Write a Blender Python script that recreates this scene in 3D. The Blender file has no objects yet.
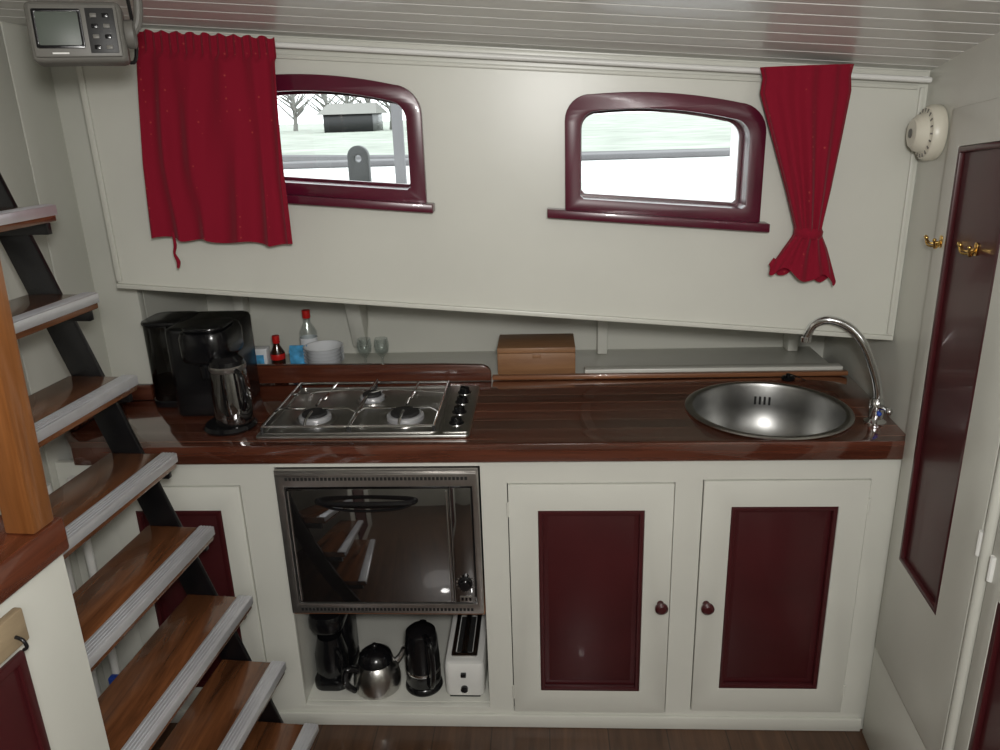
import bpy, bmesh, math, random
from mathutils import Vector, Matrix
random.seed(4)
scn=bpy.context.scene
scn.view_settings.view_transform='Standard'
T=Matrix.Translation
def RX(a): return Matrix.Rotation(a,4,'X')
def RY(a): return Matrix.Rotation(a,4,'Y')
def RZ(a): return Matrix.Rotation(a,4,'Z')
I4=Matrix.Identity(4)
# ------------------------------------------------------------------ materials
MATS={}
def base(name):
    m=bpy.data.materials.new(name); m.use_nodes=True
    nt=m.node_tree; b=nt.nodes['Principled BSDF']; MATS[name]=m
    return m,nt,b
def N(nt,t,**k):
    n=nt.nodes.new(t)
    for a,v in k.items(): setattr(n,a,v)
    return n
def coords(nt,scale=(1,1,1)):
    tc=N(nt,'ShaderNodeTexCoord'); mp=N(nt,'ShaderNodeMapping'); mp.inputs['Scale'].default_value=scale
    nt.links.new(tc.outputs['Object'],mp.inputs['Vector']); return mp.outputs[0]
def ramp(nt,stops):
    r=N(nt,'ShaderNodeValToRGB'); e=r.color_ramp.elements
    while len(e)<len(stops): e.new(.5)
    for i,(p,c) in enumerate(stops):
        e[i].position=p; e[i].color=(*c,1)
    return r
def paint(name,col,rough=.4,metal=0,var=.06,scale=6,bump=0.0,coat=0,spec=.5,ior=None):
    m,nt,b=base(name)
    v=coords(nt); n=N(nt,'ShaderNodeTexNoise'); n.inputs['Scale'].default_value=scale; n.inputs['Detail'].default_value=5
    nt.links.new(v,n.inputs['Vector'])
    lo=tuple(c*(1-var) for c in col); hi=tuple(min(1,c*(1+var)) for c in col)
    r=ramp(nt,[(.3,lo),(.7,hi)]); nt.links.new(n.outputs[0],r.inputs[0]); nt.links.new(r.outputs[0],b.inputs['Base Color'])
    b.inputs['Roughness'].default_value=rough; b.inputs['Metallic'].default_value=metal
    b.inputs['Coat Weight'].default_value=coat; b.inputs['Specular IOR Level'].default_value=spec
    if ior: b.inputs['IOR'].default_value=ior
    if bump:
        n2=N(nt,'ShaderNodeTexNoise'); n2.inputs['Scale'].default_value=scale*8; nt.links.new(v,n2.inputs['Vector'])
        bp=N(nt,'ShaderNodeBump'); bp.inputs['Strength'].default_value=bump; bp.inputs['Distance'].default_value=.002
        nt.links.new(n2.outputs[0],bp.inputs['Height']); nt.links.new(bp.outputs[0],b.inputs['Normal'])
    return m
def wood(name,dark,light,scale=(2,40,40),rough=.3,coat=.3,strips=None,line=None,linew=.06,axis=1,vary=.35,cior=1.5):
    m,nt,b=base(name)
    v=coords(nt,scale); n=N(nt,'ShaderNodeTexNoise'); n.inputs['Scale'].default_value=1; n.inputs['Detail'].default_value=6; n.inputs['Roughness'].default_value=.65
    n.inputs['Distortion'].default_value=.6
    nt.links.new(v,n.inputs['Vector']); r=ramp(nt,[(.3,dark),(.72,light)]); nt.links.new(n.outputs[0],r.inputs[0])
    out=r.outputs[0]
    if strips:
        tc=N(nt,'ShaderNodeTexCoord'); sp=N(nt,'ShaderNodeSeparateXYZ'); nt.links.new(tc.outputs['Object'],sp.inputs[0])
        d=N(nt,'ShaderNodeMath',operation='DIVIDE'); nt.links.new(sp.outputs[axis],d.inputs[0]); d.inputs[1].default_value=strips
        fl=N(nt,'ShaderNodeMath',operation='FLOOR'); nt.links.new(d.outputs[0],fl.inputs[0])
        wn=N(nt,'ShaderNodeTexWhiteNoise',noise_dimensions='1D'); nt.links.new(fl.outputs[0],wn.inputs['W'])
        mr=N(nt,'ShaderNodeMapRange'); mr.inputs[3].default_value=1-vary; mr.inputs[4].default_value=1+vary; nt.links.new(wn.outputs[0],mr.inputs[0])
        mx=N(nt,'ShaderNodeVectorMath',operation='SCALE'); nt.links.new(out,mx.inputs[0]); nt.links.new(mr.outputs[0],mx.inputs['Scale'])
        fr=N(nt,'ShaderNodeMath',operation='FRACT'); nt.links.new(d.outputs[0],fr.inputs[0])
        lt=N(nt,'ShaderNodeMath',operation='LESS_THAN'); nt.links.new(fr.outputs[0],lt.inputs[0]); lt.inputs[1].default_value=linew
        mc=N(nt,'ShaderNodeMix',data_type='RGBA'); nt.links.new(lt.outputs[0],mc.inputs[0]); nt.links.new(mx.outputs[0],mc.inputs[6]); mc.inputs[7].default_value=(*line,1)
        out=mc.outputs[2]
    nt.links.new(out,b.inputs['Base Color']); b.inputs['Roughness'].default_value=rough
    b.inputs['Coat Weight'].default_value=coat; b.inputs['Coat Roughness'].default_value=.04; b.inputs['Coat IOR'].default_value=cior
    return m
def glassy(name,tint=(1,1,1),refl=.08,hi=.7):
    m=bpy.data.materials.new(name); m.use_nodes=True; nt=m.node_tree; nt.nodes.clear()
    o=N(nt,'ShaderNodeOutputMaterial'); t=N(nt,'ShaderNodeBsdfTransparent'); t.inputs[0].default_value=(*tint,1)
    g=N(nt,'ShaderNodeBsdfGlossy'); g.inputs['Roughness'].default_value=.03
    lw=N(nt,'ShaderNodeLayerWeight'); lw.inputs[0].default_value=.25
    mr=N(nt,'ShaderNodeMapRange'); mr.inputs[3].default_value=refl; mr.inputs[4].default_value=hi; nt.links.new(lw.outputs['Facing'],mr.inputs[0])
    mx=N(nt,'ShaderNodeMixShader'); nt.links.new(mr.outputs[0],mx.inputs[0]); nt.links.new(t.outputs[0],mx.inputs[1]); nt.links.new(g.outputs[0],mx.inputs[2]); nt.links.new(mx.outputs[0],o.inputs[0])
    return m
cream=paint('cream_paint',(.60,.60,.54),.34,var=.04,scale=3,bump=.08)
creamd=paint('cream_cabinet_paint',(.66,.66,.60),.33,var=.03,scale=4,bump=.06)
creamc=paint('ceiling_gloss_paint',(.66,.65,.62),.33,var=.05,scale=3,coat=.25)
white=paint('white_plastic',(.75,.75,.72),.35)
ivory=paint('ivory_plastic',(.70,.67,.56),.35)
dred=paint('dark_red_paint',(.056,.008,.010),.34,var=.15,scale=5,coat=.2)
wred=paint('window_red_paint',(.080,.004,.018),.3,var=.15,scale=8,coat=.25)
black=paint('black_plastic',(.006,.006,.007),.2,var=.1)
blackm=paint('black_paint_steel',(.004,.004,.005),.28,var=.4,scale=25,bump=.3)
steel=paint('stainless_steel',(.52,.51,.49),.28,metal=1,var=.08,scale=30)
sinkm=paint('sink_brushed_steel',(.36,.36,.35),.36,metal=1,var=.06,scale=30)
chrome=paint('chrome',(.75,.76,.77),.1,metal=1,var=.03)
alu=paint('aluminium_nosing',(.68,.69,.72),.34,metal=.6,var=.05,scale=30)
brass=paint('brass',(.75,.5,.16),.2,metal=1)
oveng=paint('oven_black_glass',(.010,.009,.009),.04,var=.1,coat=.5,ior=2.9)
ovenm=paint('oven_steel_trim',(.42,.40,.38),.3,metal=.9,var=.1,scale=40)
iron=paint('burner_iron',(.03,.03,.03),.5,metal=.3)
dark=paint('dark_gap',(.01,.01,.01),.8)
wcount=wood('counter_mahogany',(.048,.012,.007),(.16,.048,.026),(2.5,45,45),.12,1.0,strips=.062,line=(.26,.12,.07),linew=.045,vary=.26,cior=1.75)
wrail=wood('rail_mahogany',(.055,.013,.008),(.14,.042,.020),(3,60,60),.25,.5)
wrail2=wood('rail_light_wood',(.17,.065,.028),(.30,.13,.06),(3,60,60),.3,.3)
wtread=wood('tread_wood',(.045,.016,.007),(.25,.092,.034),(30,2.5,30),.25,.5)
wpost=wood('post_varnished_wood',(.16,.055,.014),(.30,.115,.034),(40,40,2.2),.3,.4)
wcap=wood('cap_red_wood',(.07,.016,.007),(.19,.052,.022),(40,3,40),.25,.5)
wbox=wood('bamboo_box_wood',(.24,.115,.052),(.38,.20,.095),(4,30,50),.45,.1)
wlight=wood('pale_wood_block',(.24,.18,.11),(.38,.29,.18),(20,5,20),.6,0)
wfloor=wood('floor_planks_wood',(.045,.020,.010),(.115,.056,.028),(35,2,10),.38,.2,strips=.16,line=(.025,.012,.007),linew=.018,axis=0,vary=.10)
glass=glassy('window_glass',(.97,.99,.98),.02,.4)
cglass=glassy('clear_glass',(.95,.97,.97),.06,.5)
smoke=glassy('smoked_tank',(.035,.035,.04),.05,.4)
blue=paint('blue_plastic',(.02,.07,.42),.35)
redp=paint('red_plastic',(.55,.015,.012),.35)
brownb=paint('brown_glass',(.03,.012,.006),.12)
cyan=paint('cyan_pack',(.08,.35,.62),.4,var=.5,scale=40)
china=paint('white_china',(.78,.8,.82),.2)
grey=paint('instrument_grey',(.14,.135,.12),.5)
lcd=paint('lcd_screen',(.085,.10,.085),.45)
rope=paint('brown_rope',(.12,.07,.035),.8,var=.4,scale=120,bump=.5)
concrete=paint('quay_concrete',(.62,.62,.61),.8,var=.25,scale=3)
grass=paint('pale_grass',(.27,.29,.25),.9,var=.25,scale=.6)
bark=paint('tree_bark',(.20,.195,.18),.9)
greyw=paint('weathered_grey_timber',(.13,.125,.13),.9)
m,nt,b=base('curtain_fabric'); fabric=m
v=coords(nt,(1,1,1)); vo=N(nt,'ShaderNodeTexVoronoi'); vo.inputs['Scale'].default_value=42; vo.inputs['Randomness'].default_value=.25
nt.links.new(v,vo.inputs['Vector']); r=ramp(nt,[(.06,(.36,.05,.045)),(.12,(.225,.005,.020))])
nt.links.new(vo.outputs['Distance'],r.inputs[0]); nt.links.new(r.outputs[0],b.inputs['Base Color']); b.inputs['Roughness'].default_value=.9
b.inputs['Sheen Weight'].default_value=.08; b.inputs['Specular IOR Level'].default_value=.2
# ------------------------------------------------------------------ builder
class B:
    def __init__(s,name): s.name=name; s.bm=bmesh.new(); s.mats=[]
    def mi(s,m):
        if m not in s.mats: s.mats.append(m)
        return s.mats.index(m)
    def add(s,bm,mat,M=I4,smooth=True):
        i=s.mi(mat)
        me=bpy.data.meshes.new('t'); 
        for f in bm.faces: f.material_index=i; f.smooth=smooth
        bm.to_mesh(me); bm.free(); me.transform(M); s.bm.from_mesh(me); bpy.data.meshes.remove(me)
    def box(s,x0,x1,y0,y1,z0,z1,mat,M=I4,bev=.002,seg=2):
        bm=bmesh.new(); bmesh.ops.create_cube(bm,size=1)
        for v in bm.verts: v.co=Vector(((x0+x1)/2+v.co.x*(x1-x0),(y0+y1)/2+v.co.y*(y1-y0),(z0+z1)/2+v.co.z*(z1-z0)))
        bev=min(bev,.49*min(abs(x1-x0),abs(y1-y0),abs(z1-z0)))
        if bev>0: bmesh.ops.bevel(bm,geom=list(bm.edges),offset=bev,segments=seg,affect='EDGES',profile=.5)
        s.add(bm,mat,M)
    def hexa(s,pts,mat,M=I4,bev=0):
        bm=bmesh.new(); vs=[bm.verts.new(p) for p in pts]
        for q in ((3,2,1,0),(4,5,6,7),(0,1,5,4),(1,2,6,5),(2,3,7,6),(3,0,4,7)): bm.faces.new([vs[i] for i in q])
        if bev: bmesh.ops.bevel(bm,geom=list(bm.edges),offset=bev,segments=2,affect='EDGES',profile=.5)
        s.add(bm,mat,M)
    def lathe(s,prof,mat,M=I4,seg=32,sx=1,sy=1):
        bm=bmesh.new(); rings=[]
        for r,z in prof:
            if r<1e-5: rings.append([bm.verts.new((0,0,z))])
            else: rings.append([bm.verts.new((r*sx*math.cos(2*math.pi*i/seg),r*sy*math.sin(2*math.pi*i/seg),z)) for i in range(seg)])
        for a,b_ in zip(rings,rings[1:]):
            for i in range(seg):
                j=(i+1)%seg
                if len(a)==1 and len(b_)==1: continue
                if len(a)==1: bm.faces.new((a[0],b_[i],b_[j])) 
                elif len(b_)==1: bm.faces.new((a[i],a[j],b_[0]))
                else: bm.faces.new((a[i],a[j],b_[j],b_[i]))
        bmesh.ops.recalc_face_normals(bm,faces=bm.faces)
        s.add(bm,mat,M)
    def ball(s,r,mat,M=I4,seg=20):
        bm=bmesh.new(); bmesh.ops.create_uvsphere(bm,u_segments=seg,v_segments=seg//2,radius=r); s.add(bm,mat,M)
    def tube(s,pts,r,mat,M=I4,seg=10,closed=False,sub=4,rad=None):
        P=[Vector(p) for p in pts]; n=len(P); Q=[];RR=[]
        if sub>1:
            rng=n if closed else n-1
            for i in range(rng):
                p0=P[(i-1)%n] if (closed or i>0) else P[0]; p1=P[i]; p2=P[(i+1)%n]; p3=P[(i+2)%n] if (closed or i+2<n) else P[-1]
                for k in range(sub):
                    t=k/sub
                    Q.append(.5*((2*p1)+(-p0+p2)*t+(2*p0-5*p1+4*p2-p3)*t*t+(-p0+3*p1-3*p2+p3)*t**3))
                    RR.append(((rad[i]*(1-t)+rad[(i+1)%n]*t) if rad else r))
            if not closed: Q.append(P[-1]); RR.append(rad[-1] if rad else r)
        else: Q=P; RR=rad or [r]*n
        bm=bmesh.new(); rings=[]; up=None; m_=len(Q)
        for i,q in enumerate(Q):
            a=Q[(i-1)%m_] if (closed or i>0) else Q[i]; c=Q[(i+1)%m_] if (closed or i<m_-1) else Q[i]
            t=(c-a).normalized()
            if up is None: up=t.orthogonal().normalized()
            up=(up-t*up.dot(t)).normalized(); bi=t.cross(up)
            rings.append([bm.verts.new(q+RR[i]*(up*math.cos(2*math.pi*k/seg)+bi*math.sin(2*math.pi*k/seg))) for k in range(seg)])
        for i in range(m_ if closed else m_-1):
            a=rings[i]; c=rings[(i+1)%m_]
            for k in range(seg): bm.faces.new((a[k],a[(k+1)%seg],c[(k+1)%seg],c[k]))
        if not closed: bm.faces.new(rings[0][::-1]); bm.faces.new(rings[-1])
        bmesh.ops.recalc_face_normals(bm,faces=bm.faces)
        s.add(bm,mat,M)
    def plate(s,outer,holes,t,mat,M=I4,bev=0):
        c=bpy.data.curves.new('p','CURVE'); c.dimensions='2D'; c.fill_mode='BOTH'; c.extrude=t/2-bev
        if bev: c.bevel_depth=bev; c.bevel_resolution=1; c.offset=-bev
        for lp in [outer]+list(holes):
            sp=c.splines.new('POLY'); sp.points.add(len(lp)-1)
            for p,q in zip(sp.points,lp): p.co=(q[0],q[1],0,1)
            sp.use_cyclic_u=True
        o=bpy.data.objects.new('p',c); bpy.context.collection.objects.link(o)
        dg=bpy.context.evaluated_depsgraph_get(); dg.update()
        me=bpy.data.meshes.new_from_object(o.evaluated_get(dg)); bm=bmesh.new(); bm.from_mesh(me)
        bmesh.ops.remove_doubles(bm,verts=bm.verts,dist=1e-5)
        bpy.data.objects.remove(o); bpy.data.curves.remove(c); bpy.data.meshes.remove(me)
        s.add(bm,mat,M)
    def grid(s,fn,nu,nv,mat,M=I4,closed_u=False,thick=0):
        bm=bmesh.new(); vs=[[bm.verts.new(fn(i/(nu if closed_u else nu-1),j/(nv-1))) for i in range(nu)] for j in range(nv)]
        for j in range(nv-1):
            for i in range(nu if closed_u else nu-1):
                k=(i+1)%nu; bm.faces.new((vs[j][i],vs[j][k],vs[j+1][k],vs[j+1][i]))
        if thick:
            bmesh.ops.recalc_face_normals(bm,faces=bm.faces)
            bmesh.ops.solidify(bm,geom=list(bm.faces),thickness=thick)
        s.add(bm,mat,M)
    def done(s,ang=35):
        me=bpy.data.meshes.new(s.name); s.bm.to_mesh(me); s.bm.free()
        for m in s.mats: me.materials.append(m)
        me.set_sharp_from_angle(angle=math.radians(ang))
        o=bpy.data.objects.new(s.name,me); bpy.context.collection.objects.link(o)
        return o
def rect(x0,x1,z0,z1): return [(x0,z0),(x1,z0),(x1,z1),(x0,z1)]
def circ(cx,cy,r,n=64,ry=None): return [(cx+r*math.cos(2*math.pi*i/n),cy+(ry or r)*math.sin(2*math.pi*i/n)) for i in range(n)]
def rrect(x0,x1,y0,y1,r,n=6):
    o=[]
    for cx,cy,a in ((x1-r,y1-r,0),(x0+r,y1-r,90),(x0+r,y0+r,180),(x1-r,y0+r,270)):
        for k in range(n+1):
            t=math.radians(a+90*k/n); o.append((cx+r*math.cos(t),cy+r*math.sin(t)))
    return o
PX=Matrix(((1,0,0,0),(0,0,-1,0),(0,1,0,0),(0,0,0,1)))
def XZ(y): return T((0,y,0))@PX
SL=.0865
def ceilz(x,y):
    s_=max(0,.17-y); return 1.752-.0843*x+.18*s_-.032*s_*s_
def botz(x): return 1.136-.088*x
YP=.17
# ------------------------------------------------------------------ room shell
b=B('floor'); b.box(-1.4,1.0,-3.1,.8,-.06,0,wfloor,bev=0); b.done()
ux=Vector((.08,1,0)).normalized(); WX=.857
def W(off):
    n_in=Vector((-ux.y,ux.x,0)); o=Vector((WX,0,0))+n_in*off
    M=Matrix.Identity(4)
    M.col[0]=(*ux,0); M.col[1]=(0,0,1,0); M.col[2]=(*(-n_in),0); M.col[3]=(*o,1); return M
b=B('wall_right'); b.plate([(-3.2,0),(.82,0),(.82,1.10),(.21,1.12),(.21,1.80),(.1,1.80),(-1.0,2.02),(-3.2,2.15)],[],.03,cream,W(-.016)); b.done()
b=B('wall_left')
ys=[-3.1,-2.6,-2.2,-1.8,-1.4,-1.0,-.7,-.47,-.24,-.02,.17,.36]
for a,c in zip(ys,ys[1:]): b.box(-1.29,-1.25,a+.001,c-.001,0,2.2,cream,bev=.004)
b.box(-1.30,-1.28,-3.1,.8,0,2.2,cream,bev=0)
b.box(-1.285,-1.13,.33,.36,.0,2.2,cream,bev=.002)
b.box(-1.15,-1.13,.361,.76,.0,1.28,cream,bev=0)
b.box(-1.1295,-1.089,.33,.36,1.262,2.2,cream,bev=0)
b.box(-1.102,-1.090,.202,.3295,1.262,2.2,cream,bev=0)  # unseen plate added to stop daylight leaking in beside the panel
b.box(-1.1295,-1.086,.361,.80,1.262,1.275,cream,bev=0)  # unseen strip added to close a daylight leak into the recess
b.done()
b=B('wall_rear'); b.box(-1.3,.7,-3.14,-3.1,0,2.25,cream,bev=0); b.done()
b=B('ceiling')
prof=[]; y=.37; w=.062
while y>-3.12:
    prof+= [(y,0),(y-w+.007,0),(y-w+.005,.006),(y-w+.002,.006)]; y-=w
def cf(u,v):
    k=min(int(round(v*(len(prof)-1))),len(prof)-1); yy,d=prof[k]; x=-1.32+2.3*u*1.02
    return Vector((x,yy,ceilz(x,yy)+d))
b.grid(cf,6,len(prof),creamc)
def cf2(u,v):
    x=-1.32+2.346*u; yy=.37-3.49*v; return Vector((x,yy,ceilz(x,yy)+.05))
b.grid(cf2,6,20,creamc); b.done(20)
def wshape(x0,w,zb,h,r,crown,d=0,sl=SL):
    p=[]; W_=w-2*d; H=h-2*d; r=max(r-d*.6,.01)
    rb=.008
    p+=[(rb,0),(W_-rb,0),(W_,rb)]
    for k in range(9):
        t=math.radians(90*k/8); p.append((W_-r+r*math.cos(t),H-r+r*math.sin(t)))
    for k in range(1,14):
        u=W_-r-(W_-2*r)*k/14; q=(u-W_/2)/(W_/2-r); p.append((u,H+crown*(1-q*q)))
    for k in range(9):
        t=math.radians(90+90*k/8); p.append((r+r*math.cos(t),H-r+r*math.sin(t)))
    p.append((0,rb))
    return [(x0+d+u, zb+d+v-sl*(u+d)) for u,v in p]
WIN=[(-.730,.452,1.452,.272),( .055,.460,1.388,.272)]
RW,CW=.062,.012
holes=[wshape(x,w,z,h,RW,CW,.008) for x,w,z,h in WIN]
b=B('wall_back')
xl_=-1.088
pan=[(xl_,botz(xl_)),(.870,botz(.870)),(.872,ceilz(.872,.17)+.02),(xl_,ceilz(xl_,.17)+.02)]
b.plate(pan,holes,.03,cream,XZ(YP+.015))
ht=[botz(-1.27)+.03,botz(.93)+.03]
b.hexa([(-1.27,.76,0),(.93,.76,0),(.93,.80,0),(-1.27,.80,0),(-1.27,.76,ht[0]),(.93,.76,ht[1]),(.93,.80,ht[1]),(-1.27,.80,ht[0])],cream)
xd=-1.088
b.hexa([(xd,.2,botz(xd)+.03),(.93,.2,botz(.93)+.03),(.93,.8,botz(.93)+.03),(xd,.8,botz(xd)+.03),
        (xd,.2,botz(xd)+.055),(.93,.2,botz(.93)+.055),(.93,.8,botz(.93)+.045),(xd,.8,botz(xd)+.045)],cream)
b.done()
b=B('shelf_back'); b.box(-1.129,.872,.462,.758,.845,.862,creamd,bev=.002)
b.box(.12,.872,.464,.500,.863,.888,creamd,bev=.003)
for x in (-1.0,.19,.80):
    b.box(x-.016,x+.016,.70,.757,.863,1.155-.088*x,creamd,bev=.003)
b.hexa([(-.63,.60,1.14),(-.585,.60,1.14),(-.585,.70,.90),(-.63,.70,.90),(-.63,.68,1.19),(-.585,.68,1.19),(-.585,.755,.98),(-.63,.755,.98)],creamd,bev=.002)
b.tube([(.22,.60,1.085),(.26,.58,1.06),(.33,.57,1.055),(.36,.58,1.075)],.003,white,sub=6)
b.done()
def strip(name,p,q,wd,mat,y0,y1,vert=False):
    b=B(name)
    (x0,z0),(x1,z1)=p,q
    if vert: pts=[(x0-wd/2,y0,z0),(x0+wd/2,y0,z0),(x0+wd/2,y1,z0),(x0-wd/2,y1,z0),(x1-wd/2,y0,z1),(x1+wd/2,y0,z1),(x1+wd/2,y1,z1),(x1-wd/2,y1,z1)]
    else: pts=[(x0,y0,z0),(x1,y0,z1),(x1,y1,z1),(x0,y1,z0),(x0,y0,z0+wd),(x1,y0,z1+wd),(x1,y1,z1+wd),(x0,y1,z0+wd)]
    b.hexa(pts,mat,bev=.002); return b.done()
strip('trim_1',(-1.089,botz(-1.089)-.006),(.866,botz(.866)-.006),.012,cream,YP-.010,YP-.0005)
strip('trim_2',(-1.081,botz(-1.081)+.012),(-1.081,1.80),.014,cream,YP-.008,YP-.0005,True)
strip('trim_3',(.856,botz(.856)+.010),(.858,1.645),.010,cream,YP-.008,YP-.0005,True)
strip('trim_4',(-1.07,ceilz(-1.07,.17)-.050),(.848,ceilz(.848,.17)-.040),.010,cream,YP-.007,YP-.0005)
strip('trim_5',(-1.088,ceilz(-1.088,.17)-.016),(.864,ceilz(.864,.17)-.016),.014,cream,YP-.016,YP-.0005)
yr=.135
b=B('curtain_rod')
b.tube([(-1.0,yr,ceilz(-1.0,.17)-.020),(.860,yr,ceilz(.860,.17)-.020)],.0065,white,sub=1,seg=12)
for x in (-.98,0.0,.848): b.box(x-.006,x+.006,yr,YP-.0165,ceilz(x,.17)-.026,ceilz(x,.17)-.012,white,bev=.001)
b.done()
for i,(x,w,z,h) in enumerate(WIN):
    b=B('window_%d'%(i+1))
    o=wshape(x,w,z,h,RW,CW,0); inn=wshape(x,w,z,h,RW,CW,.036)
    b.plate(o,[inn],.022,wred,XZ(YP-.0115),bev=.0018)
    o2=wshape(x,w,z,h,RW,CW,.009); in2=wshape(x,w,z,h,RW,CW,.035)
    b.plate(o2,[in2],.05,wred,XZ(YP+.026))
    in3=wshape(x,w,z,h,RW,CW,.042)
    b.plate(o2,[in3],.012,wred,XZ(YP+.058),bev=.001)
    b.plate(wshape(x,w,z,h,RW,CW,.030),[],.004,glass,XZ(YP+.050))
    xa,xb=x-.043,x+w+.018
    def zs(xx): return z+.009-.090*(xx-x)
    zz=.020; yd=YP-.046
    b.hexa([(xa,yd,zs(xa)-zz),(xb,yd,zs(xb)-zz),(xb,YP-.0005,zs(xb)-zz),(xa,YP-.0005,zs(xa)-zz),
            (xa,yd,zs(xa)),(xb,yd,zs(xb)),(xb,YP-.0005,zs(xb)),(xa,YP-.0005,zs(xa))],wred,bev=.002)
    b.done()
# curtains
def cz(x): return ceilz(x,.17)-.020
b=B('curtain')
def c1(u,v):
    xt=-.908+.312*u; xb=-.936+.341*u+.008*math.sin(u*9)
    vv=v
    x=xt*(1-vv)+xb*vv
    ztop=cz(xt)+.014-.003*math.sin(u*60); zb=1.362-.026*u+.004*math.sin(u*21)
    z=ztop+(zb-ztop)*vv
    a=.003+.005*min(1,vv*1.3)
    ph=u*2*math.pi*5.5+2.0*math.sin(u*6)+1.1*math.sin(2.5*vv+u*5)
    yy=yr-.018-a*math.sin(ph)-.0025*math.sin(u*31+vv*7)-.034*min(1,vv*1.6)
    if vv<.09: yy=yr-.012-.0035*math.sin(u*2*math.pi*17)-.02*vv
    x+=.004*math.cos(ph)*vv
    return Vector((x,yy,z))
b.grid(c1,180,46,fabric,thick=.0015)
b.tube([(-.878,.075,1.375),(-.876,.073,1.345),(-.882,.075,1.325),(-.875,.074,1.305),(-.879,.075,1.29)],.004,fabric,rad=[.003,.004,.003,.005,.003])
b.done(80)
b=B('curtain')
def lerp(tbl,v):
    for (a,*p),(c,*q) in zip(tbl,tbl[1:]):
        if v<=c: 
            t=(v-a)/(c-a)
            return [x+(y-x)*t for x,y in zip(p,q)]
    return tbl[-1][1:]
tb=[(0,.482,.678),(.05,.489,.674),(.12,.486,.678),(.35,.522,.668),(.6,.560,.656),(.78,.585,.645),(.82,.584,.646),(.9,.561,.662),(1,.533,.688)]
def c2(u,v):
    l,r_=lerp(tb,v); ph=2*math.pi*u
    cx=(l+r_)/2; hw=(r_-l)/2
    fold=math.sin(ph*11+v*2)*(.12+.05*math.sin(ph*3))
    rx=hw*(1+ .25*fold); ry=(.020+.008*math.sin(v*3))*(1+1.4*fold)
    z=(cz(cx)+.014)*(1-v)+v*1.250 + (.012*math.sin(ph*5) if v>.95 else 0)-(.0 if v<.9 else .03*(v-.9)*10*(.5+.5*math.cos(ph*1.0)))
    return Vector((cx+rx*math.cos(ph),yr-.030+ry*math.sin(ph)*1.0,z))
b.grid(c2,220,60,fabric,closed_u=True)
b.lathe([(.0285,-.012),(.0325,-.006),(.0325,.006),(.0285,.012)],fabric,T((.6155,yr-.030,1.335))@RY(.12),sy=.95)
b.done(80)
# ------------------------------------------------------------------ base cabinets
D1=(-.097,.318,.048,.747); D2=(.385,.787,.058,.754); DL=(-1.12,-.775,.055,.745)
b=B('base_cabinet')
OV=(-.682,-.163,.060,.795)
b.plate(rect(-1.248,.854,0,.812),[rect(*D1),rect(*D2),rect(*DL),rect(*OV)],.018,creamd,XZ(.009),bev=.001)
def door(D,P,knob):
    x0,x1,z0,z1=D; g=.0025
    b.plate(rect(x0+g,x1-g,z0+g,z1-g),[rect(*P)],.020,creamd,XZ(.005),bev=.0015)
    b.box(P[0]-.01,P[1]+.01,.012,.014,P[2]-.01,P[3]+.01,dred,bev=0)
    b.plate(rect(P[0]+.0005,P[1]-.0005,P[2]+.0005,P[3]-.0005),[rect(P[0]+.012,P[1]-.012,P[2]+.012,P[3]-.012)],.016,dred,XZ(.003),bev=.003)
    a=.024; c=.052
    b.hexa([(P[0]+a,.012,P[2]+a),(P[1]-a,.012,P[2]+a),(P[1]-a,.012,P[3]-a),(P[0]+a,.012,P[3]-a),
            (P[0]+c,.003,P[2]+c),(P[1]-c,.003,P[2]+c),(P[1]-c,.003,P[3]-c),(P[0]+c,.003,P[3]-c)],dred)
    if knob:
        M=T((knob[0],-.005,knob[1]))@RX(math.pi/2)
        b.lathe([(0,0),(.009,0),(.006,.008),(.010,.013),(.0165,.020),(.0165,.026),(.010,.032),(0,.033)],dred,M,24)
door(D1,(-.021,.245,.121,.672),(.292,.402)); door(D2,(.457,.716,.134,.681),(.387+.022,.402)); door(DL,(-1.06,-.833,.12,.676),None)
for D,x in ((D1,D1[0]+.001),(D2,D2[1]-.001)):
    for z in (D[2]+.07,D[3]-.07): b.tube([(x,-.006,z-.02),(x,-.006,z+.02)],.003,creamd,sub=1,seg=8)
for D in (D1,D2,DL): b.box(D[0]-.01,D[1]+.01,.022,.026,D[2]-.01,D[3]+.01,dark,bev=0)
b.box(-.70,-.683,.019,.44,0,.80,creamd,bev=0); b.box(-.162,-.145,.019,.44,0,.80,creamd,bev=0)
b.box(-.6825,-.1625,.019,.44,.040,.062,creamd,bev=0); b.box(-.6825,-.1625,.44,.452,.0,.80,creamd,bev=0)
b.box(-.681,-.1645,.0,.43,.362,.374,wrail2,bev=.002)
b.box(-1.12,.84,.44,.455,0,.80,creamd,bev=0)
b.done()
b=B('baseboard_back'); b.box(-1.2,.842,-.010,-.0005,.0,.040,creamd,bev=.003); b.done()
b=B('countertop')
zc=.866; th=.048
outl=[(-1.175,-.03),(.856,-.03),(.888,.46),(-1.128,.46),(-1.128,.328),(-1.248,.328),(-1.248,.06)]
b.plate(outl,[circ(.58,.185,.196)],th,wcount,T((0,0,zc-th/2)),bev=.003)
b.done()
b=B('counter_rail')
prof=[(-1.126,.0),(-.158,.0)]+[(-.158-.03+.03*math.cos(math.radians(a)),.018+.03*math.sin(math.radians(a))) for a in range(0,91,15)]+[(-.30,.052),(-1.126,.060)]
b.plate(prof,[],.022,wrail,T((0,.448,zc+.0005))@PX,bev=.003)
b.box(-1.246,-1.226,.08,.326,zc+.0005,zc+.045,wrail,bev=.004)
b.box(-1.225,-1.128,.306,.326,zc+.0005,zc+.045,wrail,bev=.004)
b.box(-.155,.880,.440,.460,zc+.0005,zc+.014,wrail2,bev=.003)
b.done()
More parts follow.
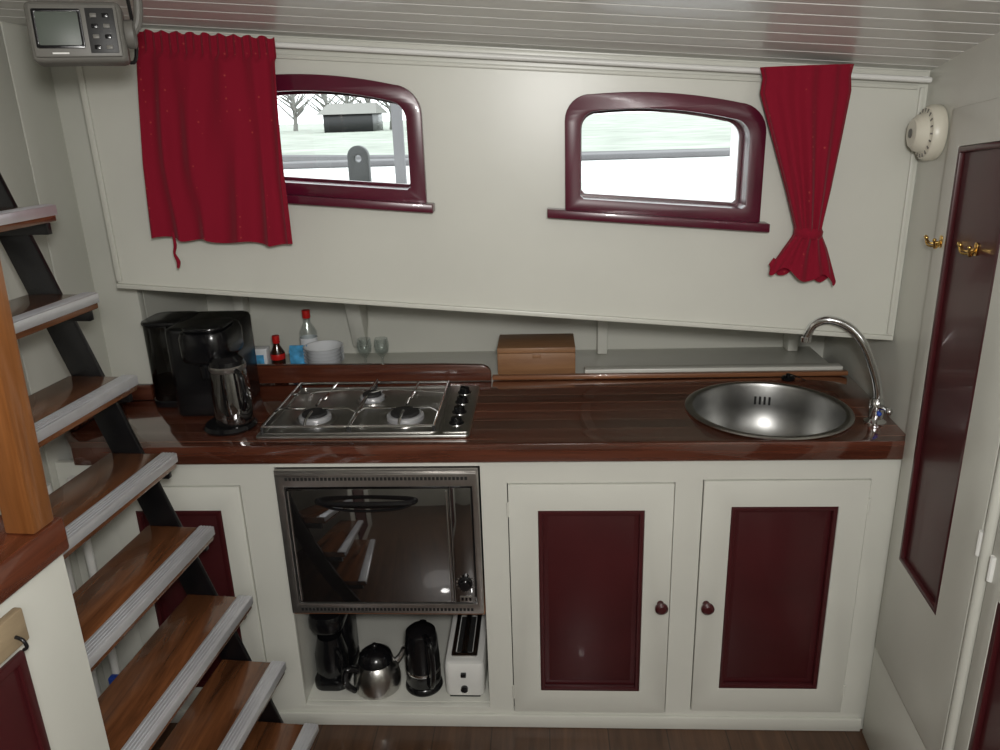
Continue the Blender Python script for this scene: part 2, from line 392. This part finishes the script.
# ------------------------------------------------------------------ oven
b=B('oven')
x0,x1,z0,z1=-.678,-.167,.376,.792
b.box(x0+.012,x1-.012,.02,.40,z0+.004,z1-.004,dark,bev=0)
b.plate(rect(x0,x1,z0,z1),[rect(x0+.022,x1-.016,z0+.030,z1-.045)],.026,ovenm,XZ(-.004),bev=.003)
b.box(x0+.020,x1-.014,-.006,.018,z0+.028,z1-.043,black,bev=.001)
b.box(x0+.026,-.242,-.0165,-.0065,z0+.034,z1-.050,oveng,bev=.003)
b.box(-.238,x1-.020,-.0145,-.0065,z0+.034,z1-.050,oveng,bev=.002)
b.box(-.2405,-.2385,-.0168,-.006,z0+.034,z1-.050,ovenm,bev=0)
b.tube([(x0+.030,-.0175,z0+.040),(x0+.030,-.0175,z1-.056)],.002,ovenm,sub=1)
b.tube([(-.248,-.0175,z0+.040),(-.248,-.0175,z1-.056)],.002,ovenm,sub=1)
n=46
for i in range(n):
    x=x0+.03+(x1-x0-.06)*i/(n-1)
    b.box(x-.0032,x+.0032,-.0185,-.0165,z1-.026,z1-.018,dark,bev=0)
    b.box(x-.0032,x+.0032,-.0185,-.0165,z0+.010,z0+.018,dark,bev=0)
b.box(x0+.004,x1-.004,-.026,-.018,z1-.012,z1-.004,ovenm,bev=.002)
hx0,hx1,hz=-.575,-.325,z1-.082
b.tube([(hx0,-.017,hz),(hx0+.02,-.036,hz+.002),((hx0+hx1)/2,-.046,hz+.005),(hx1-.02,-.036,hz+.002),(hx1,-.017,hz)],.006,black,sub=8,rad=[.007,.007,.006,.007,.007])
b.tube([(hx0,-.017,hz-.004),(hx0+.04,-.026,hz-.018),((hx0+hx1)/2,-.030,hz-.023),(hx1-.04,-.026,hz-.018),(hx1,-.017,hz-.004)],.0035,black,sub=8)
M=T((-.212,-.0145,.468))@RX(math.pi/2)
b.lathe([(0,0),(.019,0),(.019,.003),(.014,.005),(.013,.018),(0,.019)],black,M,28)
for k in range(14):
    a=2*math.pi*k/14; b.box(-.0012,.0012,.020,.025,0,.001,ovenm,M@RZ(a),bev=0)
b.box(-.228,-.196,-.0158,-.0140,.412,.430,ovenm,bev=.001)
for k in range(3): b.box(-.224+k*.010,-.218+k*.010,-.0165,-.0155,.416,.426,black,bev=0)
b.done()
# ------------------------------------------------------------------ gas hob
b=B('gas_hob'); zh=zc
hx0,hx1,hy0,hy1=-.722,-.186,.005,.372
b.plate(rrect(hx0,hx1,hy0,hy1,.012),[],.010,steel,T((0,0,zh+.0055)),bev=.004)
b.plate(rrect(hx0+.012,-.262,hy0+.012,hy1-.012,.02),[rrect(hx0+.020,-.270,hy0+.020,hy1-.020,.014)],.005,steel,T((0,0,zh+.012)),bev=.002)
b.plate(rrect(-.255,hx1+.008-.012,hy0+.014,hy1-.014,.006),[],.003,steel,T((0,0,zh+.0115)),bev=.001)
burn=[(-.600,.120,.040),(-.362,.120,.046),(-.478,.262,.032)]
for x,y,r in burn:
    b.lathe([(r*1.5,0),(r*1.5,.0025),(r*1.25,.004),(r*1.15,.002)],steel,T((x,y,zh+.0095)),36)
    b.lathe([(r*1.05,0),(r*1.05,.010),(r*.95,.014),(r*.8,.014)],alu,T((x,y,zh+.010)),36)
    b.lathe([(r*.82,.013),(r*.82,.018),(r*.75,.021),(0,.022)],iron,T((x,y,zh+.010)),32)
zg=zh+.040; wr=.0034
def bar(pts,sub=1): b.tube(pts,wr,chrome,sub=sub,seg=8)
for gx0,gx1,cxb in ((-.708,-.490,-.600),(-.486,-.275,-.362)):
    zf_=zh+.028
    bar([(gx0,.025,zf_),(gx1,.025,zf_),(gx1,.355,zf_),(gx0,.355,zf_),(gx0,.025,zf_)])
    for px in (gx0,gx1):
        for py in (.025,.355): b.tube([(px,py,zh+.010),(px,py,zf_)],.0045,iron,sub=1,seg=8)
    y=.120
    bar([(gx0,y,zf_),(gx0+.02,y,zg),(cxb-.022,y,zg)],1); bar([(gx1,y,zf_),(gx1-.02,y,zg),(cxb+.022,y,zg)],1)
    bar([(cxb,.025,zf_),(cxb,.040,zg),(cxb,y-.022,zg)],1)
    bar([(cxb,y+.022,zg),(cxb,y+.075,zg),(cxb,y+.095,zf_),(cxb,.355,zf_)],1)
x,y=-.478,.262
bar([(gx0,y,zh+.028),(x+.035,y,zg),(x+.015,y,zg)]); bar([(-.708,y,zh+.028),(x-.075,y,zg),(x-.015,y,zg)]); bar([(-.275,y,zh+.028),(x+.075,y,zg),(x+.015,y,zg)])
bar([(x,.355,zh+.028),(x,.340,zg),(x,y+.015,zg)])
for k in range(4):
    y=.075+.075*k
    b.lathe([(0,0),(.019,0),(.019,.003),(.015,.004),(.0135,.016),(0,.017)],black,T((-.224,y,zh+.013)),24)
    b.box(-.0025,.0025,-.013,.013,.016,.020,black,T((-.224,y,zh+.013))@RZ(.3*k),bev=.001)
    b.lathe([(.0205,0),(.0205,.002),(.019,.002)],chrome,T((-.224,y,zh+.013)),24)
b.done()
# ------------------------------------------------------------------ sink
b=B('kitchen_sink')
b.lathe([(.209,.0),(.210,.002),(.205,.0045),(.196,.005),(.190,.003)],steel,T((.58,.185,zc+.0008)),72)
b.lathe([(.190,.003),(.187,-.004),(.184,-.06),(.176,-.115),(.155,-.140),(.10,-.150),(.035,-.153),(.033,-.158),(0,-.158)],sinkm,T((.58,.185,zc+.0008)),72)
b.lathe([(.032,-.152),(.030,-.150),(.012,-.151),(0,-.149)],chrome,T((.58,.185,zc)),24)
for k in range(4):
    a=math.radians(72+k*4); r=.1835
    b.box(-.003,.003,-.001,.002,-.012,.012,dark,T((.58+r*math.cos(a),.185+r*math.sin(a),zc-.045))@RZ(a-math.pi/2),bev=.001)
b.done()
b=B('sink_plug'); b.lathe([(0,0),(.018,0),(.020,.006),(.016,.010),(.006,.011),(.006,.018),(0,.019)],black,T((.700,.412,zc+.001)),24)
b.tube([(.700,.412,zc+.018),(.713,.406,zc+.016),(.735,.404,zc+.006),(.745,.401,zc+.003)],.0016,black); b.done()
b=B('faucet'); fx,fy=.814,.085
b.lathe([(0,0),(.026,0),(.026,.004),(.020,.008),(.017,.012),(.017,.035),(.019,.040),(.0165,.055),(.012,.062),(0,.062)],chrome,T((fx,fy,zc+.0008)),32)
b.tube([(fx,fy,zc+.05),(fx-.002,fy,.95),(.800,.09,.995),(.772,.10,1.062),(.738,.115,1.103),(.695,.130,1.118),(.663,.142,1.104),(.650,.150,1.068)],.0105,chrome,sub=8,seg=16)
b.lathe([(.0125,0),(.0125,.012),(.011,.014)],chrome,T((.650,.150,1.058)),20)
b.tube([(fx,fy-.012,zc+.045),(fx+.004,fy-.036,zc+.052),(fx+.006,fy-.052,zc+.050)],.006,chrome,rad=[.008,.005,.006])
b.ball(.009,chrome,T((fx+.006,fy-.055,zc+.050))); b.ball(.006,blue,T((fx,fy-.019,zc+.030)))
b.done()
# ------------------------------------------------------------------ capsule coffee machine
b=B('coffee_machine')
M=T((-.006,.010,zc+.001))
b.plate(rrect(-.990,-.820,.150,.365,.030),[],.245,black,M@T((0,0,.123)),bev=.012)
b.plate(rrect(-1.092,-.986,.23,.36,.035,8),[],.225,smoke,M@T((0,0,.125)),bev=.006)
b.box(-1.080,-.992,.30,.35,.02,.235,black,M,bev=.008)
b.plate(rrect(-1.095,-.96,.227,.363,.036,8),[],.014,black,M@T((0,0,.239)),bev=.006)
b.plate(rrect(-1.095,-.93,.227,.363,.036,8),[],.02,black,M@T((0,0,.0105)),bev=.003)
b.plate(rrect(-.925,-.798,.075,.25,.045,8),[],.085,black,M@T((0,0,.212)),bev=.018)
b.plate(rrect(-.915,-.808,.085,.22,.04,8),[],.010,black,M@T((0,0,.258)),bev=.004)
b.lathe([(.02,0),(.02,.03),(.012,.04)],black,M@T((-.855,.10,.135)),20)
b.lathe([(0,0),(.066,0),(.068,.006),(.062,.014),(0,.014)],black,M@T((-.812,.088,0)),40)
J=M@T((-.798,.088,.015))
b.lathe([(0,0),(.045,0),(.049,.01),(.049,.06),(.047,.11),(.043,.145)],oveng,J,32)
b.lathe([(.0435,.142),(.046,.146),(.046,.154),(.043,.157)],ovenm,J,32)
b.lathe([(.0435,.155),(.042,.168),(.030,.180),(0,.183)],black,J,32)
b.tube([(.030,-.028,.148),(.050,-.046,.138),(.055,-.050,.08),(.040,-.034,.045)],.006,black,J,sub=6)
b.done()
b=B('wooden_box'); bx0,bx1,by0,by1=-.142,.094,.502,.660; zb=.863
b.box(bx0,bx1,by0,by1,zb,zb+.0665,wbox,bev=.002); b.box(bx0,bx1,by0,by1,zb+.0675,zb+.084,wbox,bev=.002)
b.box(-.035,-.010,by0-.004,by0,zb+.052,zb+.064,wbox,bev=.001)
b.done()
zs_=.863
b=B('sauce_bottle'); M=T((-.838,.56,zs_)); b.lathe([(0,0),(.020,0),(.022,.004),(.022,.066),(.010,.088),(.009,.100)],brownb,M); b.lathe([(.0225,.045),(.0228,.046),(.0228,.062),(.0225,.063)],redp,M)
b.lathe([(.0105,.096),(.0115,.098),(.0115,.120),(0,.121)],redp,M); b.done()
b=B('spirit_bottle'); M=T((-.765,.66,zs_)); b.lathe([(0,.001),(.026,.001),(.028,.006),(.028,.105),(.012,.135),(.011,.160)],cglass,M); b.lathe([(.0283,.03),(.0286,.031),(.0286,.085),(.0283,.086)],china,M)
b.lathe([(.012,.150),(.013,.152),(.013,.176),(0,.177)],redp,M); b.done()
b=B('drink_carton'); b.box(-.800,-.745,.555,.585,zs_,zs_+.066,cyan,bev=.003); b.hexa([(-.800,.555,zs_+.066),(-.745,.555,zs_+.066),(-.745,.585,zs_+.066),(-.800,.585,zs_+.066),(-.800,.568,zs_+.084),(-.745,.568,zs_+.084),(-.745,.572,zs_+.084),(-.800,.572,zs_+.084)],cyan); b.done()
b=B('storage_jar'); M=T((-.965,.60,zs_)); b.lathe([(0,0),(.034,0),(.036,.004),(.036,.12),(.030,.13)],cglass,M); b.lathe([(0,0.003),(.033,.003),(.033,.05),(0,.05)],china,M); b.lathe([(.034,.125),(.035,.127),(.035,.142),(0,.143)],white,M); b.done()
b=B('paper_packet'); b.box(-.925,-.870,.55,.59,zs_,zs_+.080,china,bev=.004); b.box(-.910,-.880,.548,.551,zs_+.02,zs_+.06,cyan,bev=0); b.done()
b=B('stacked_bowls'); M=T((-.690,.560,zs_))
for k in range(5):
    b.lathe([(0,.002),(.028,0),(.030,.004),(.050,.022),(.061,.040),(.0625,.041),(.0585,.040),(.046,.024),(.026,.008),(0,.007)],china,M@T((0,0,.011*k)),36)
b.done()
for x in (-.560,-.506):
    b=B('wine_glass'); M=T((x,.56,zs_))@Matrix.Scale(1.2,4)
    b.lathe([(0,0),(.021,0),(.021,.0015),(.004,.004),(.003,.035),(.006,.040),(.017,.052),(.020,.068),(.017,.088),(.0165,.088),(.019,.068),(.016,.053),(0,.043)],cglass,M,28); b.done()
# ------------------------------------------------------------------ appliances in open compartment
zf=.0625
b=B('drip_coffee_maker'); M=T((-.625,.14,zf))
b.plate(rrect(-.050,.050,-.09,.10,.03),[],.03,black,M@T((0,0,.0155)),bev=.006)
b.plate(rrect(-.050,.050,.0,.10,.03),[],.20,black,M@T((0,0,.130)),bev=.010)
b.plate(rrect(-.050,.050,-.09,.10,.04),[],.060,black,M@T((0,0,.215)),bev=.018)
b.lathe([(0,.031),(.040,.031),(.047,.05),(.047,.10),(.038,.140),(.034,.160)],black,M@T((0,-.040,0)),28)
b.tube([(.02,-.065,.13),(.042,-.092,.13),(.048,-.098,.08),(.03,-.068,.055)],.006,black,M,sub=6)
b.done()
b=B('steel_teapot'); M=T((-.492,.080,zf))
b.lathe([(0,0),(.058,0),(.067,.006),(.068,.03),(.063,.062),(.050,.085),(.040,.095)],steel,M,36)
b.lathe([(.048,.088),(.050,.092),(.045,.110),(.026,.126),(0,.130)],black,M,32); b.ball(.010,black,M@T((0,0,.136)))
b.tube([(-.045,-.04,.085),(-.070,-.055,.098),(-.076,-.058,.055),(-.055,-.045,.018)],.009,black,M,rad=[.010,.010,.010,.008],sub=6)
b.tube([(.045,.03,.055),(.064,.04,.072),(.074,.045,.095)],.010,steel,M,rad=[.013,.009,.007])
b.done()
b=B('electric_kettle'); M=T((-.358,.085,zf))
b.lathe([(0,0),(.052,0),(.054,.004),(.052,.014),(.048,.018)],black,M,36)
b.lathe([(.047,.018),(.050,.024),(.049,.10),(.046,.165),(.042,.185),(.030,.196),(0,.200)],black,M,36)
b.lathe([(.0497,.060),(.0505,.062),(.0500,.068),(.049,.070)],chrome,M,36)
b.tube([(0,-.035,.188),(.0,-.075,.185),(.0,-.088,.12),(.0,-.072,.05),(0,-.048,.035)],.008,black,M@RZ(.5),sub=6)
b.tube([(0,.03,.165),(0,.052,.180)],.012,black,M,rad=[.018,.010],sub=1)
b.done()
b=B('toaster'); M=T((0,0,zf))
b.plate(rrect(-.290,-.178,.030,.285,.018),[],.112,white,M@T((0,0,.061)),bev=.012)
b.box(-.278,-.192,.036,.280,.001,.010,black,M,bev=.001)
b.plate(rrect(-.272,-.198,.060,.262,.008),[rrect(-.260,-.244,.075,.247,.004),rrect(-.228,-.212,.075,.247,.004)],.004,steel,M@T((0,0,.119)),bev=.001)
b.box(-.258,-.214,.08,.242,.114,.1175,dark,M,bev=0)
b.box(-.243,-.228,.017,.029,.08,.09,black,M,bev=.002); b.lathe([(.010,0),(.010,.008),(0,.009)],black,M@T((-.235,.030,.035))@RX(math.pi/2),20)
b.done()
# ------------------------------------------------------------------ stair ladder
ang=-math.atan(.08); L=T((-1.0,-.215,0))@RZ(ang)
b=B('ladder')
xk=[-.966,-.913,-.861,-.803,-.745,-.679,-.621,-.560]
for k,x in enumerate(xk):
    z=1.472-.1783*k; xl=x+1.0
    tl=-.485
    b.box(xl-.158,xl-.003,tl,0,z-.030,z,wtread,L,bev=.003)
    b.box(xl-.034,xl,tl-.0005,.001,z-.0005,z+.003,alu,L,bev=.001)
    b.box(xl-.004,xl+.001,tl-.0005,.001,z-.017,z+.0025,alu,L,bev=.001)
    for q in range(4): b.box(xl-.030+q*.007,xl-.027+q*.007,tl,.0005,z+.003,z+.0042,alu,L,bev=0)
    b.box(xl-.15,xl-.02,-.012,.0015,z-.055,z-.030,blackm,L,bev=.001)
def st(yo,zt=1.74,zb=0.0):
    def sx(z): return 1.0+(-.966+(1.472-z)*.322)-.128
    w=.036
    b.hexa([(sx(zb)-w,yo,zb),(sx(zb)+w,yo,zb),(sx(zb)+w,yo+.012,zb),(sx(zb)-w,yo+.012,zb),
            (sx(zt)-w,yo,zt),(sx(zt)+w,yo,zt),(sx(zt)+w,yo+.012,zt),(sx(zt)-w,yo+.012,zt)],blackm,L,bev=.003)
st(.0015)
b.done()
b=B('partition_cabinet')
Pm=T((-.745,-.730,0))@RZ(ang)
b.box(-.42,0,-1.0,0,0,1.002,creamd,Pm,bev=.003)
b.box(-.44,.012,-1.0,.004,1.004,1.060,wcap,Pm,bev=.005)
b.plate(rect(-.60,-.124,.12,.915),[rect(-.585,-.139,.135,.90)],.010,dred,Pm@Matrix(((0,0,1,.005),(1,0,0,0),(0,1,0,0),(0,0,0,1))),bev=.003)
b.box(.0,.003,-.59,-.131,.13,.91,dred,Pm,bev=0)
b.box(.012,.026,-.205,-.126,.938,.990,wlight,Pm,bev=.003)
b.box(0,.013,-.19,-.14,.945,.98,wlight,Pm,bev=0)
b.tube([(.026,-.150,.958),(.036,-.150,.954),(.040,-.150,.943),(.034,-.150,.938)],.0025,blackm,Pm)
b.done()
b=B('stair_post')
def pp(dx,z): return [(-.040+dx,-.055,z),(.008+dx,-.055,z),(.008+dx,-.010,z),(-.040+dx,-.010,z)]
b.hexa(pp(0,1.0605)+pp(.030,1.93),wpost,Pm,bev=.004); b.done()
for i,(x,y) in enumerate(((-1.21,-.10),(-1.17,-.06))):
    b=B('heating_pipe'); b.tube([(x,y,0.001),(x,y,.80)],.011,white,sub=1,seg=14); b.lathe([(.011,0),(.02,0),(.02,.004),(.011,.005)],white,T((x,y,.001))); b.done()
b=B('spray_bottle'); M=T((-1.13,-.13,.0005)); b.lathe([(0,0),(.033,0),(.036,.006),(.036,.15),(.014,.20),(.013,.215)],blue,M); b.lathe([(.015,.212),(.016,.214),(.016,.235),(0,.236)],white,M)
b.box(-.012,.045,-.010,.010,.236,.262,blue,M,bev=.004); b.tube([(.03,0,.24),(.036,0,.215),(.030,0,.195)],.004,white,M); b.done()
# ------------------------------------------------------------------ depth sounder + rope
b=B('depth_sounder'); M=T((-.779,-.35,1.768))@RZ(.38)@RX(-.12)@Matrix.Scale(.83,4)
b.box(-.088,.088,-.03,.03,-.058,.058,grey,M,bev=.012,seg=3)
b.box(-.080,.080,-.036,-.028,-.050,.050,grey,M,bev=.004)
b.box(-.070,.010,-.0385,-.034,-.030,.036,lcd,M,bev=.002)
b.plate(rrect(-.074,.014,-.034,.040,.004),[rrect(-.068,.008,-.028,.034,.003)],.003,black,M@T((0,-.0375,0))@PX,bev=.001)
for r_ in range(4):
    for c_ in range(2):
        b.box(.030+c_*.022,.042+c_*.022,-.0395,-.035,.024-r_*.020,.032-r_*.020,black if (r_+c_)%2 else grey,M,bev=.001)
b.box(.022,.074,-.0372,-.035,-.043,.042,iron,M,bev=.001)
b.box(-.048,-.018,-.0370,-.035,-.0445,-.0415,white,M,bev=0)
b.lathe([(0,0),(.026,0),(.028,.004),(.028,.016),(.02,.020),(0,.020)],grey,M@T((.088,0,0))@RY(math.pi/2),24)
b.tube([(.098,.0,0),(.116,0,.03),(.116,0,.10),(.06,0,.160),(.0,0,.175)],.009,grey,M,sub=5)
b.tube([(.05,.03,-.02),(.09,.055,-.045),(.10,.06,.02),(.09,.07,.17)],.004,black,M,sub=6)
b.done()
b=B('boat_hook_stick'); b.tube([(-1.17,-.10,2.02),(-1.165,-.11,1.78),(-1.13,-.12,1.62)],.007,rope,sub=6,rad=[.008,.008,.006]); b.tube([(-1.19,-.13,2.02),(-1.16,-.13,1.80),(-1.135,-.125,1.66)],.004,rope,sub=6); b.done()
# ------------------------------------------------------------------ right bulkhead furniture
b=B('door_1')
sl=.10
pan=[(-.312,.587),(-.092,.587),(-.078,1.528),(-.312,1.528+.234*sl)]
do=[(-.430,.292),(-.028,.292),(-.028,1.60),(-.430,1.64)]
b.plate(do,[pan],.016,cream,W(.0085),bev=.002)
b.plate(pan,[],.004,dred,W(.004))
def ins(p,d):
    cx=sum(q[0] for q in p)/4; cy=sum(q[1] for q in p)/4
    return [(q[0]+(d if q[0]<cx else -d),q[1]+(d if q[1]<cy else -d)) for q in p]
b.plate(ins(pan,.0005),[ins(pan,.012)],.012,dred,W(.011),bev=.003)
b.tube([(-.436,.81,-.018),(-.436,.86,-.018)],.006,white,W(0),sub=1); b.tube([(-.436,1.25,-.018),(-.436,1.30,-.018)],.006,white,W(0),sub=1)
b.done()
b=B('trim_6'); b.tube([(-.452,.0,-.010),(-.452,1.80,-.010)],.0125,cream,W(0),sub=1,seg=16); b.done()
b=B('trim_7'); b.plate(rect(-.43,-.012,.0,.280),[],.010,cream,W(.0055),bev=.003); b.done()
b=B('door_2'); b.plate(rect(-1.05,-.478,.03,1.62),[rect(-.98,-.522,.10,.77),rect(-.98,-.522,.86,1.55)],.016,cream,W(.0085),bev=.002)
for a,c in ((.10,.77),(.86,1.55)):
    b.plate(rect(-.98,-.522,a,c),[],.004,dred,W(.004)); b.plate(rect(-.9795,-.5225,a+.0005,c-.0005),[rect(-.965,-.537,a+.015,c-.015)],.012,dred,W(.010),bev=.003)
b.tube([(-.49,.79,-.018),(-.49,.84,-.018)],.006,white,W(0),sub=1)
b.done()
b=B('smoke_alarm'); M=W(.001)@T((.078,1.550,0))@RX(math.pi)
b.lathe([(0,0),(.057,0),(.059,.004),(.059,.020),(.054,.028),(.044,.030),(.042,.032),(.038,.044),(.029,.053),(0,.055)],ivory,M,40)
for k in range(20):
    a=2*math.pi*k/20; b.box(.044,.052,-.0015,.0015,.0280,.0305,grey,M@RZ(a),bev=0)
b.lathe([(.010,.054),(.010,.056),(.008,.0565),(0,.0565)],grey,M,16)
b.done()
for s_,z,of in ((-.038,1.336,.0172),(-.175,1.343,.0065)):
    b=B('coat_hook'); M=W(of)@T((s_-.03,z,0))@Matrix.Scale(.72,4)
    if s_<-.1: M=M@Matrix.Scale(1.0,4)
    b.plate(rrect(-.010,.010,-.018,.018,.008),[],.003,brass,M@T((0,0,-.0018)),bev=.0008)
    for sg in (-1,1):
        b.tube([(0,.0,-.003),(sg*.012,-.014,-.016),(sg*.026,-.012,-.028),(sg*.032,.008,-.032)],.0035,brass,M,sub=6,rad=[.005,.0035,.003,.003]); b.ball(.0055,brass,M@T((sg*.032,.010,-.032)))
    b.tube([(0,0,-.003),(0,-.004,-.030),(0,.010,-.042)],.0035,brass,M,sub=5); b.ball(.006,brass,M@T((0,.012,-.042)))
    b.done()
# ------------------------------------------------------------------ outside
b=B('exterior_ground'); b.box(-120,120,2.5,200,.45,.6,grass,bev=0); b.done()
b=B('quay'); b.box(-12,14,2.85,5.0,.601,1.24,concrete,bev=.02); b.box(-12,14,4.7,5.0,1.2405,1.285,greyw,bev=.01); b.done()
b=B('mooring_bollard'); M=T((-1.085,3.0,1.2405))@Matrix.Scale(1.15,4)
b.plate([(-.055,0),(.055,0),(.055,.13)]+[(.055*math.cos(math.radians(a)),.14+.055*math.sin(math.radians(a))) for a in range(0,181,15)]+[(-.055,.13)],[circ(0,.13,.018,20)],.05,iron,M@PX,bev=.006)
b.done()
b=B('mooring_post'); b.box(-.855,-.795,2.9,2.945,1.2405,2.1,greyw,bev=.006); b.box(-.86,-.79,2.895,2.95,2.1,2.13,greyw,bev=.004); b.done()
b=B('mooring_post'); b.box(1.085,1.155,2.9,2.98,1.2405,2.2,concrete,bev=.006); b.box(1.075,1.165,2.89,2.99,2.2,2.23,concrete,bev=.004); b.done()
b=B('boat_house'); b.box(-16.6,-12.8,60,64,.6,1.9,blackm,bev=.02); b.hexa([(-17,59.5,1.9),(-12.4,59.5,1.9),(-12.4,64.5,1.9),(-17,64.5,1.9),(-16.6,61.8,2.7),(-12.8,61.8,2.7),(-12.8,62.2,2.7),(-16.6,62.2,2.7)],bark); b.done()
b=B('canal_edge'); b.tube([(-24,40,.601),(-12,24,.601),(-5,18,.601),(2,16,.601),(14,16,.601)],.16,greyw,sub=8,seg=8); b.done()
for i in range(10):
    b=B('bare_tree'); x=-33+i*3.0+random.uniform(-1,1); y=70+random.uniform(-6,8); h=random.uniform(7,10)
    b.tube([(x,y,.6),(x+.1,y,2.5),(x,y,h)],.2,bark,rad=[.26,.2,.06],seg=6)
    for k in range(50):
        z=random.uniform(1.4,h*.8); a=random.uniform(0,6.28); l=random.uniform(1,3)
        b.tube([(x,y,z),(x+l*.5*math.cos(a),y+l*.5*math.sin(a),z+l*.35),(x+l*math.cos(a),y+l*math.sin(a),z+l*.7)],.05,bark,rad=[.09,.07,.03],seg=5,sub=2)
    b.done()
# ------------------------------------------------------------------ lights / world
w=bpy.data.worlds.new('World'); scn.world=w; w.use_nodes=True; nt=w.node_tree
bg=nt.nodes['Background']; bg.inputs[0].default_value=(.93,.97,1,1); bg.inputs[1].default_value=3.2
def area(name,loc,tgt,size,e,col=(1,1,1)):
    l=bpy.data.lights.new(name,'AREA'); l.shape='DISK'; l.size=size; l.energy=e; l.color=col
    o=bpy.data.objects.new(name,l); o.location=loc; o.rotation_euler=(Vector(tgt)-Vector(loc)).to_track_quat('-Z','Y').to_euler(); bpy.context.collection.objects.link(o)
area('flash_lamp',(.06,-1.80,1.74),(.0,.2,.98),.12,17,(1,.985,.955))
area('rear_fill_light',(.1,-2.3,1.93),(.1,-1.6,.6),.7,13,(1,.97,.93))  # added soft fill behind the camera; no ceiling lamp is known there
# ------------------------------------------------------------------ camera
f=778.0; th_=math.radians(18.6); ps=math.radians(3.45); ro=math.radians(1.87)
F=Vector((-math.sin(ps)*math.cos(th_),math.cos(ps)*math.cos(th_),-math.sin(th_)))
R0=Vector((math.cos(ps),math.sin(ps),0)); U0=R0.cross(F)
R=R0*math.cos(ro)-U0*math.sin(ro); U=U0*math.cos(ro)+R0*math.sin(ro)
cd=bpy.data.cameras.new('camera'); cd.sensor_width=36; cd.lens=36*f/1000; cd.clip_start=.02; cd.clip_end=500
co=bpy.data.objects.new('camera',cd); bpy.context.collection.objects.link(co)
M=Matrix.Identity(4); M.col[0]=(*R,0); M.col[1]=(*U,0); M.col[2]=(*(-F),0); M.col[3]=(0,-1.745,1.62,1)
co.matrix_world=M; scn.camera=co
